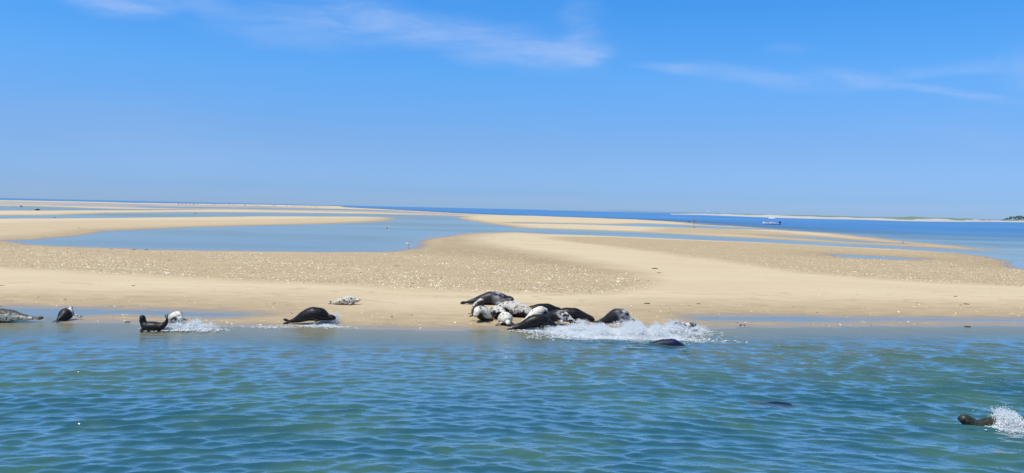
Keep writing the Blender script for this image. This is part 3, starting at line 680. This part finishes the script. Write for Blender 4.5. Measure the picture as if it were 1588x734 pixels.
put_seal(862, 504, -20, 1.7, [(-.46,0,.06),(-.3,0,.11),(-.02,0,.20),(.17,0,.19),(.31,0,.13),(.41,0,.05)], 'blackpale', 'black backed seal with a pale speckled neck sliding into the foam', CLUMP, fat=1.1, rollbody=-.5)
put_seal(880, 497.5, -5, 2.0, [(-.5,0,.08),(-.34,0,.11),(-.05,0,.15),(.2,0,.14),(.34,0,.11),(.47,0,.06)], 'dark', 'long dark brown seal stretched at the right end of the crowd', CLUMP, fat=1.05)
put_seal(956, 502, -12, 1.62, [(-.4,0,.04),(-.25,0,.07),(-.02,0,.18),(.14,0,.19),(.28,0,.11),(.40,0,.08)], 'slate', 'grey domed seal plunging behind the big splash, right of the crowd', FLEE, fat=1.3, fore_ang=5)
put_seal(1052, 516, -8, 1.4, [(-.45,0,.0),(-.28,0,.02),(0,0,.07),(.18,0,.09),(.29,0,.14),(.39,0,.15)], 'blackpale', 'small dark seal half hidden in spray at the right end of the big splash', FLEE, fat=1.1, at_water=True, sink=-.03, headk=1.25)
put_seal(1026, 534, -8, 1.9, [(-.5,0,.04),(-.3,0,.06),(0,0,.11),(.16,0,.13),(.29,0,.08),(.38,0,.0)], 'navy', 'dark blue back of a seal rolling under in front of the big splash', FLEE, fat=.85, at_water=True, sink=.25, fore=())
put_seal(1200, 625, -12, 1.7, [(-.5,0,.02),(-.3,0,.04),(0,0,.07),(.2,0,.07),(.35,0,.05),(.47,0,.03)], 'navy', 'dark blue shape of a seal swimming just under the surface', at_water=True, top=.03, fat=1.1, fore=())
put_seal(1549, 659, 184, 1.75, [(-.5,0,.05),(-.34,0,.09),(-.05,0,.11),(.15,0,.10),(.30,0,.10),(.42,0,.16),(.48,0,.18)], 'brown', 'swimming seal with its dark head out of the deep water at the right edge', at_water=True, sink=.17, fat=.78, vox=.012, headk=1.3)

# far seals on the distant bars
me_far, _, _, co_f = seal_shape(1.8, LIE, fat=1.3, vox=.04); c = co_f.mean(0); me_far.transform(Matrix.Translation((-c[0], -c[1], -co_f[:, 2].min())))
me_far.materials.append(COATS['dark'])
def far_seal(px, py, yaw, sc, label, group=None):
    p = P(px, py, .05); o_ = bpy.data.objects.new('seal', me_far); COL.objects.link(o_)
    o_.location = (p.x, p.y, max(0.0, ground_z(p.x, p.y))); o_.rotation_euler = (0, 0, yaw); o_.scale = (sc, sc, sc)
    tag(o_, label, 'seal', group)
far_seal(58, 325, .1, 1.05, 'tiny dark seal lying at the lower edge of the farthest left pool')
far_seal(33, 318.8, 2.9, .85, 'tiny dark seal on the grey flat above the farthest left pool')
for i in range(64):
    px = 262+rng.random()**.8*250; k = rng.uniform(.5, 1.6)
    far_seal(px, float(np.interp(px, [240, 400, 500], [316.3, 319.0, 321.4]))+k*.35, rng.uniform(-.5, .5)+(math.pi if rng.random() < .5 else 0), rng.uniform(.9, 1.5), 'tiny dark seal in the long row along the far sandbar edge under the horizon', 'seals in a row on the far sandbar')

# ------------------------------------------------------------------ splashes
m_foam, nt, nd, lk = new_mat('foam')
b = nd.new('ShaderNodeBsdfPrincipled'); o = nd.new('ShaderNodeOutputMaterial'); lk.new(b.outputs[0], o.inputs[0])
geo = nd.new('ShaderNodeNewGeometry')
b.inputs['Base Color'].default_value = (.9, .92, .93, 1)
tl = nd.new('ShaderNodeBsdfTranslucent'); tl.inputs[0].default_value = (.92, .94, .95, 1); mx = nd.new('ShaderNodeMixShader')
lk.new(ramp(nt, noise_n(nt, geo.outputs['Position'], 9, 3), .3, .7, .35, .55), mx.inputs[0]); lk.new(b.outputs[0], mx.inputs[1]); lk.new(tl.outputs[0], mx.inputs[2]); lk.new(mx.outputs[0], o.inputs[0])
b.inputs['Roughness'].default_value = .35; b.inputs['Subsurface Weight'].default_value = 0.0
def splash(name, emitters, label, tiny=1.0):
    """emitters: (px, py, half width px, height m, drops, flat foam blobs, depth m, lean)"""
    C_, R_ = [], []
    for px, py, hw, h, nd_, nf, dm, lean in emitters:
        p = P(px, py); s = dist_scale(py, px); W = hw/s
        u = rng.normal(0, .45, nd_); u = np.clip(u, -1.3, 1.3)
        nd_ = int(nd_*4.6); u = np.clip(rng.normal(0, .45, nd_), -1.3, 1.3)
        # ragged jets: a few crests of different height
        jets = rng.uniform(-1, 1, 9); jh = rng.uniform(.35, 1, 9)
        prof = np.max(jh[None]*np.exp(-((u[:, None]-jets[None])/.22)**2), 1)*.75+.25
        z = h*prof*(rng.random(nd_)**1.9)*np.exp(-u*u*.5)
        x = p.x+u*W+lean*z+rng.normal(0, .03, nd_); y = p.y+rng.normal(0, dm, nd_)
        hi = z/h
        r = rng.uniform(.0035, .0085, nd_)*(1.25-.5*hi)*tiny
        C_.append(np.stack([x, y, z], 1)); R_.append(np.stack([r, r, r*rng.uniform(.8, 3.2, nd_)], 1))
        nf = int(nf*1.6); u = rng.normal(0, .6, nf); x = p.x+u*W*1.15; y = p.y+rng.normal(-.05, dm*1.3, nf)
        r = rng.uniform(.010, .034, nf)*tiny
        C_.append(np.stack([x, y, rng.uniform(0, .015, nf)], 1)); R_.append(np.stack([r*1.7, r*1.2, r*.28], 1))
        # thick white heart of the spray
        nh = int(nd_*.30); u = rng.normal(0, .42, nh); prof = np.max(jh[None]*np.exp(-((u[:, None]-jets[None])/.25)**2), 1)*.6+.2
        z = h*.8*prof*rng.random(nh)**1.3*np.exp(-u*u); r = rng.uniform(.010, .026, nh)*tiny
        C_.append(np.stack([p.x+u*W*.95+lean*z, p.y+rng.normal(0, dm*.7, nh), z], 1)); R_.append(np.stack([r, r, r], 1))
    ob = link(name, blob_mesh(name, np.vstack(C_), np.vstack(R_), 1, .35), None, m_foam); tag(ob, label, 'splash', kind='stuff'); return ob
splash('splash', [(905, 513, 45, .30, 1500, 500, .30, .2), (955, 519, 50, .46, 3200, 600, .35, .1), (1000, 521, 42, .50, 3400, 500, .35, .1), (1040, 517, 36, .46, 2400, 400, .32, .15), (1070, 514, 24, .34, 700, 250, .25, .3), (855, 511, 38, .18, 700, 900, .28, 0), (905, 516, 50, .08, 200, 1600, .45, 0), (980, 525, 80, .10, 600, 1400, .22, 0), (893, 501, 18, .26, 450, 60, .15, .2), (972, 505, 22, .30, 500, 60, .15, .3)],
       'big white splash thrown up by the seals fleeing into the water')
splash('splash', [(284, 509, 30, .40, 700, 160, .20, .4), (305, 508, 26, .34, 600, 160, .18, .5), (262, 510, 22, .22, 300, 120, .15, 0), (292, 511, 42, .05, 60, 260, .14, 0)], 'white splash around the pale diving seal at the left')
splash('splash', [(510, 502, 15, .50, 620, 70, .14, .5), (498, 505, 26, .12, 260, 170, .15, .2), (485, 506, 52, .04, 80, 300, .10, 0), (420, 507.5, 40, .02, 10, 60, .08, 0)], 'small white splash at the chest of the galloping black seal')
splash('splash', [(1560, 662, 20, .42, 1700, 260, .13, .0), (1574, 663, 26, .24, 800, 260, .12, .1), (1560, 650, 28, .42, 45, 0, .2, .3)], 'white splash behind the swimming seal at the right edge', tiny=.75)

# ------------------------------------------------------------------ small clumps of weed on the sand
m_weed = simple('dark_weed', (0.045, 0.035, 0.02), .8, 0, .4, 30)
def weed(px, py, wpx, label):
    p = P(px, py, .1)
    for _ in range(4): p = P(px, py, max(0, ground_z(p.x, p.y)))
    s = dist_scale(py, px); w = wpx/s/2; n = 16
    cs_ = [(rng.normal(0, .45)*w, rng.normal(0, .3)*w, rng.uniform(0, .25)*w*.6) for _ in range(n)]
    rs_ = [(w*rng.uniform(.3, .5), w*rng.uniform(.2, .3), w*rng.uniform(.12, .22)) for _ in range(n)]
    o_ = link('seaweed_clump', blob_mesh('seaweed_clump', cs_, rs_, 1, .4), None, m_weed); o_.location = (p.x, p.y, max(0, ground_z(p.x, p.y)))
    tag(o_, label, 'seaweed', 'dark weed clumps scattered on the sand')
for px, py, w, lb in [
    (207, 443.5, 5, 'dark weed clump on the pale sand above the curled black seal'),
    (2, 443, 5, 'dark weed clump on pale sand at the left edge'),
    (103, 478.5, 6, 'dark weed clump at the pool edge just behind the small seal facing away'),
    (198, 500, 8, 'flat dark weed on wet sand left of the curled black seal'),
    (453, 486, 5, 'dark weed clump on wet sand behind the galloping black seal'),
    (615, 413, 4, 'dark speck of weed in the shell band right of the lagoon middle'),
    (263, 404, 4, 'dark speck of weed in the left part of the shell band'),
    (173, 386.5, 4, 'leftmost of three weed tufts on the near lagoon edge'),
    (207, 387, 5, 'middle of three weed tufts on the near lagoon edge'),
    (227, 387.5, 5, 'rightmost of three weed tufts on the near lagoon edge'),
    (1016, 417.5, 8, 'thin brown weed strand on pale sand right of the shell tongue'),
    (1022, 424, 5, 'small brown weed scrap just below the thin strand near the shell tongue'),
    (1004, 471, 8, 'thin brown weed strand on pale sand behind the big splash'),
    (1083, 471.5, 5, 'faint brown weed scrap right of the strand behind the big splash'),
    (1422, 469.5, 3, 'lone dark weed speck on the sand at right'),
    (1482, 460, 5, 'small weed scrap above the pair of weed strands at right'),
    (1490, 473.5, 4, 'left of two low weed strands on the sand at right'),
    (1499, 472, 8, 'longer right one of two low weed strands at right'),
    (1150, 505, 8, 'dark weed on the wet sand spit right of the big splash'),
    (1500, 507, 9, 'flat dark weed lying at the water line at right'),
    (122, 293+60.5, 3, 'dark weed tuft on the far bank of the lagoon at left'),
    (85, 336.5, 3, 'tiny dark lump in the long far pool at left'),
    (303, 331.5, 3, 'tiny dark lump standing in the middle of the long far pool'),
    (17, 429+38, 3, 'small dark weed speck near the left pool')]:
    weed(px, py, w, lb)

# ------------------------------------------------------------------ gulls
m_white = simple('white_feather', (0.78, 0.78, 0.76), .7); m_grey = simple('grey_feather', (0.33, 0.35, 0.37), .7)
m_beak = simple('yellow_beak', (0.6, 0.38, 0.05), .5); m_black = simple('black_feather', (0.02, 0.02, 0.022), .6)
def ell(bm, c, r, rot=(0, 0, 0), sub=2):
    bmesh.ops.create_icosphere(bm, subdivisions=sub, radius=1.0, matrix=Matrix.Translation(c) @ Euler(rot).to_matrix().to_4x4() @ Matrix.Diagonal((*r, 1)))
def cone(bm, a, c, r0, r1, seg=8):
    a, c = Vector(a), Vector(c); d = c-a
    bmesh.ops.create_cone(bm, cap_ends=True, segments=seg, radius1=r0, radius2=r1, depth=d.length, matrix=Matrix.Translation((a+c)/2) @ d.to_track_quat('Z', 'Y').to_matrix().to_4x4())
def box(bm, c, s, rot=(0, 0, 0)):
    bmesh.ops.create_cube(bm, size=1.0, matrix=Matrix.Translation(c) @ Euler(rot).to_matrix().to_4x4() @ Matrix.Diagonal((*s, 1)))
def fin(name, bm, mat, parent, smooth=True):
    me = bpy.data.meshes.new(name); bm.to_mesh(me); bm.free()
    for f in me.polygons: f.use_smooth = smooth
    return link(name, me, parent, mat)
def bird(px, py, yaw, label, white=True, k=1.0, floating=False):
    p = P(px, py, 0.0); gz = max(0, ground_z(p.x, p.y)); p = P(px, py, gz)
    r = empty('gull' if white else 'cormorant', (p.x, p.y, gz), R(yaw)); r.scale = (k, k, k)
    tag(r, label, 'gull' if white else 'bird')
    lz = -.12 if floating else 0
    mb, mw = (m_white, m_grey) if white else (m_black, m_black)
    bm = bmesh.new(); ell(bm, (0, 0, .24+lz), (.2, .09, .085), (0, R(-8), 0)); ell(bm, (.17, 0, .33+lz), (.06, .05, .085), (0, R(25), 0)); ell(bm, (.2, 0, .40+lz), (.058, .046, .046)); cone(bm, (-.15, 0, .23+lz), (-.31, 0, .21+lz), .05, .025)
    fin('body', bm, mb, r)
    for sg in (1, -1):
        bm = bmesh.new(); ell(bm, (-.06, sg*.082, .26+lz), (.21, .018, .06), (0, R(6), 0)); fin('wing', bm, mw, r)
        if not floating:
            bm = bmesh.new(); cone(bm, (.0, sg*.035, 0), (0, sg*.035, .18), .008, .008, 6); box(bm, (.03, sg*.035, .006), (.07, .05, .008)); fin('leg', bm, m_beak if white else m_black, r)
    bm = bmesh.new(); cone(bm, (.24, 0, .395+lz), (.31, 0, .38+lz), .016, .005); fin('beak', bm, m_beak, r)
bird(601, 354.6, 10, 'white gull floating on the lagoon near its far left bank', floating=True, k=1.15)
bird(633, 383, 160, 'white gull standing at the right hand corner of the lagoon', k=.9)
bird(1399, 378.8, 200, 'white gull standing on the far right sandbar')
bird(1068, 347.2, 180, 'dark bird standing on the sand left of the distant person', white=False, k=1.5)

# ------------------------------------------------------------------ distant person at the sea edge
def skin_fig(name, verts, edges, radii, mat, parent, sub=2):
    me = bpy.data.meshes.new(name+'_src'); me.from_pydata(verts, edges, [])
    tmp = bpy.data.objects.new(name+'_src', me); COL.objects.link(tmp)
    md = tmp.modifiers.new('s', 'SKIN'); sv = me.skin_vertices[0].data
    for i, r_ in enumerate(radii): sv[i].radius = r_; sv[i].use_root = (i == 0)
    s2 = tmp.modifiers.new('u', 'SUBSURF'); s2.levels = sub
    out = bpy.data.meshes.new_from_object(tmp.evaluated_get(bpy.context.evaluated_depsgraph_get()))
    bpy.data.objects.remove(tmp); bpy.data.meshes.remove(me)
    for f in out.polygons: f.use_smooth = True
    return link(name, out, parent, mat)
m_skin = simple('skin', (0.48, 0.28, 0.19), .55); m_navy = simple('navy_shirt', (0.02, 0.03, 0.07), .8); m_short = simple('grey_shorts', (0.12, 0.13, 0.16), .8); m_hair = simple('brown_hair', (0.05, 0.03, 0.02), .6)
p = P(1076.5, 350.3, .05); gz = max(0, ground_z(p.x, p.y))
pr = empty('person', (p.x, p.y, gz), R(200)); pr.scale = (1.25, 1.25, 1.02); tag(pr, 'person in a dark top and shorts standing on the far sandbar edge by the sea', 'person')
V = [(0,0,.92),(0,0,1.12),(.01,0,1.36),(.01,0,1.46),(.03,0,1.55),(.03,0,1.66),
     (0,.1,.88),(.05,.11,.48),(.0,.12,.08),(.13,.13,.03),(0,-.1,.88),(-.04,-.11,.48),(-.10,-.12,.08),(.02,-.13,.03),
     (.01,.19,1.38),(.03,.27,1.12),(.16,.27,.92),(.22,.26,.86),(.01,-.19,1.38),(-.02,-.26,1.12),(.06,-.30,.88),(.08,-.31,.80)]
E = [(0,1),(1,2),(2,3),(3,4),(4,5),(0,6),(6,7),(7,8),(8,9),(0,10),(10,11),(11,12),(12,13),(2,14),(14,15),(15,16),(16,17),(2,18),(18,19),(19,20),(20,21)]
RD = [(.14,.11),(.13,.10),(.15,.10),(.055,.055),(.085,.095),(.08,.09),(.09,.09),(.055,.055),(.038,.038),(.035,.045),(.09,.09),(.055,.055),(.038,.038),(.035,.045),(.055,.055),(.04,.04),(.03,.03),(.03,.03),(.055,.055),(.04,.04),(.03,.03),(.03,.03)]
skin_fig('body', V, E, RD, m_skin, pr)
skin_fig('shirt', [(0,0,.94),(0,0,1.14),(.01,0,1.38),(.01,.2,1.39),(.02,.25,1.22),(.01,-.2,1.39),(0,-.25,1.22)], [(0,1),(1,2),(2,3),(3,4),(2,5),(5,6)], [(.17,.135),(.155,.125),(.17,.12),(.075,.075),(.065,.065),(.075,.075),(.065,.065)], m_navy, pr)
skin_fig('shorts', [(0,0,.95),(0,.1,.86),(.03,.11,.58),(0,-.1,.86),(-.03,-.11,.58)], [(0,1),(1,2),(0,3),(3,4)], [(.16,.13),(.11,.11),(.09,.09),(.11,.11),(.09,.09)], m_short, pr)
bm = bmesh.new(); ell(bm, (.0, 0, 1.66), (.10, .092, .10)); fin('hair', bm, m_hair, pr)

# ------------------------------------------------------------------ motor boat
m_hull = simple('white_gelcoat', (0.78, 0.80, 0.82), .25); m_hull_shade = simple('shaded_hull_side', (0.45, 0.53, 0.60), .35); m_can = simple('white_canopy', (0.85, 0.85, 0.82), .7)  # white hull's shaded lower side is put into a blue-grey colour
m_dk = simple('black_motor', (0.012, 0.014, 0.03), .3); m_alu = simple('aluminium', (0.5, 0.5, 0.52), .35, .8); m_glass = simple('tinted_windscreen', (0.05, 0.09, 0.11), .1)
p = P(1195.5, 349.6); br = empty('motor_boat', (p.x, p.y, 0), R(176)); br.scale = (1.2, 1.2, 1.02)
tag(br, 'small white motor boat with canopy and black outboard anchored off the sandbar', 'boat')
st = [(-2.6, 1.05, .62, .95), (-1.2, 1.12, .62, 1.05), (.3, 1.1, .66, 1.0), (1.5, .85, .78, .75), (2.3, .42, .92, .35), (2.75, .05, 1.02, .04)]
bm = bmesh.new(); rings = []
for x, wt_, top, wb in st:
    kz = -.18 if x < 2 else (.0 if x < 2.5 else .55)
    rings.append([bm.verts.new(v) for v in ((x, 0, kz), (x*.985, wb*.72, kz+.16), (x, wt_*.97, top*.62), (x, wt_, top), (x, wt_-.06 if wt_ > .1 else 0, top), (x, max(wt_-.1, 0), .32), (x, 0, .30),
                                                       (x, -max(wt_-.1, 0), .32), (x, -(wt_-.06) if wt_ > .1 else 0, top), (x, -wt_, top), (x, -wt_*.97, top*.62), (x*.985, -wb*.72, kz+.16))])
for a, c_ in zip(rings[:-1], rings[1:]):
    for k in range(12): bm.faces.new((a[k], a[(k+1) % 12], c_[(k+1) % 12], c_[k]))
bm.faces.new(rings[0]); bm.faces.new(rings[-1][::-1]); bmesh.ops.recalc_face_normals(bm, faces=bm.faces[:])
hull = fin('hull', bm, m_hull, br, False); hull.data.materials.append(m_hull_shade)
for f in hull.data.polygons:
    if f.center.z < .42 and abs(f.normal.y) > .3 and f.center.x > -2.5: f.material_index = 1
bm = bmesh.new(); box(bm, (-.1, 0, .85), (.8, .8, 1.1)); bmesh.ops.bevel(bm, geom=bm.edges[:], offset=.07, segments=2, affect='EDGES'); cons = fin('console', bm, m_hull, br, False)
bm = bmesh.new(); box(bm, (.28, 0, 1.6), (.05, .75, .45), (0, R(-18), 0)); fin('windscreen', bm, m_glass, cons, False)
bm = bmesh.new(); box(bm, (-1.1, 0, .72), (.5, .9, .75)); bmesh.ops.bevel(bm, geom=bm.edges[:], offset=.06, segments=2, affect='EDGES'); fin('seat', bm, m_hull, br, False)
bm = bmesh.new(); box(bm, (-.25, 0, 2.46), (2.1, 1.6, .26)); bmesh.ops.bevel(bm, geom=bm.edges[:], offset=.11, segments=3, affect='EDGES'); box(bm, (-.25, 0, 2.68), (1.1, .9, .24)); fin('canopy', bm, m_can, br, False)
for x in (-.9, .35):
    for y in (-.6, .6):
        bm = bmesh.new(); cone(bm, (x*.7, y, .5), (x, y, 2.36), .035, .035); fin('canopy_post', bm, m_alu, br)
for y in (-.35, .35):
    mo = bm = bmesh.new(); box(bm, (-2.95, y, 1.0), (.55, .38, .62), (0, R(-16), 0)); bmesh.ops.bevel(bm, geom=bm.edges[:], offset=.1, segments=3, affect='EDGES')
    box(bm, (-2.98, y, .4), (.22, .16, .9), (0, R(-10), 0)); box(bm, (-3.1, y, -.02), (.6, .12, .10)); fin('outboard_motor', bm, m_dk, br, False)
bm = bmesh.new()
pts_r = [(2.5, .3, 1.35), (1.5, .82, 1.2), (.8, 1.02, 1.1)]
for sg in (1, -1):
    for a, c_ in zip(pts_r[:-1], pts_r[1:]): cone(bm, (a[0], a[1]*sg, a[2]), (c_[0], c_[1]*sg, c_[2]), .025, .025, 6)
    for a in pts_r: cone(bm, (a[0], a[1]*sg, .75), (a[0], a[1]*sg, a[2]), .02, .02, 6)
fin('bow_rail', bm, m_alu, br)

# ------------------------------------------------------------------ white tower on the far coast
d = 4600.0; r_ = ray(1096, 400); u = r_[0]/r_[1]
tw = empty('white_tower', (u*d, d, 2)); tag(tw, 'tiny white rounded tower rising above the far coast left of the boat', 'tower')
bm = bmesh.new(); cone(bm, (0, 0, 0), (0, 0, 10), 2.6, 2.2, 16); fin('tower_shaft', bm, m_hull, tw)
bm = bmesh.new(); ell(bm, (0, 0, 12.0), (4.2, 4.2, 4.0), sub=3); fin('dome', bm, m_hull, tw)
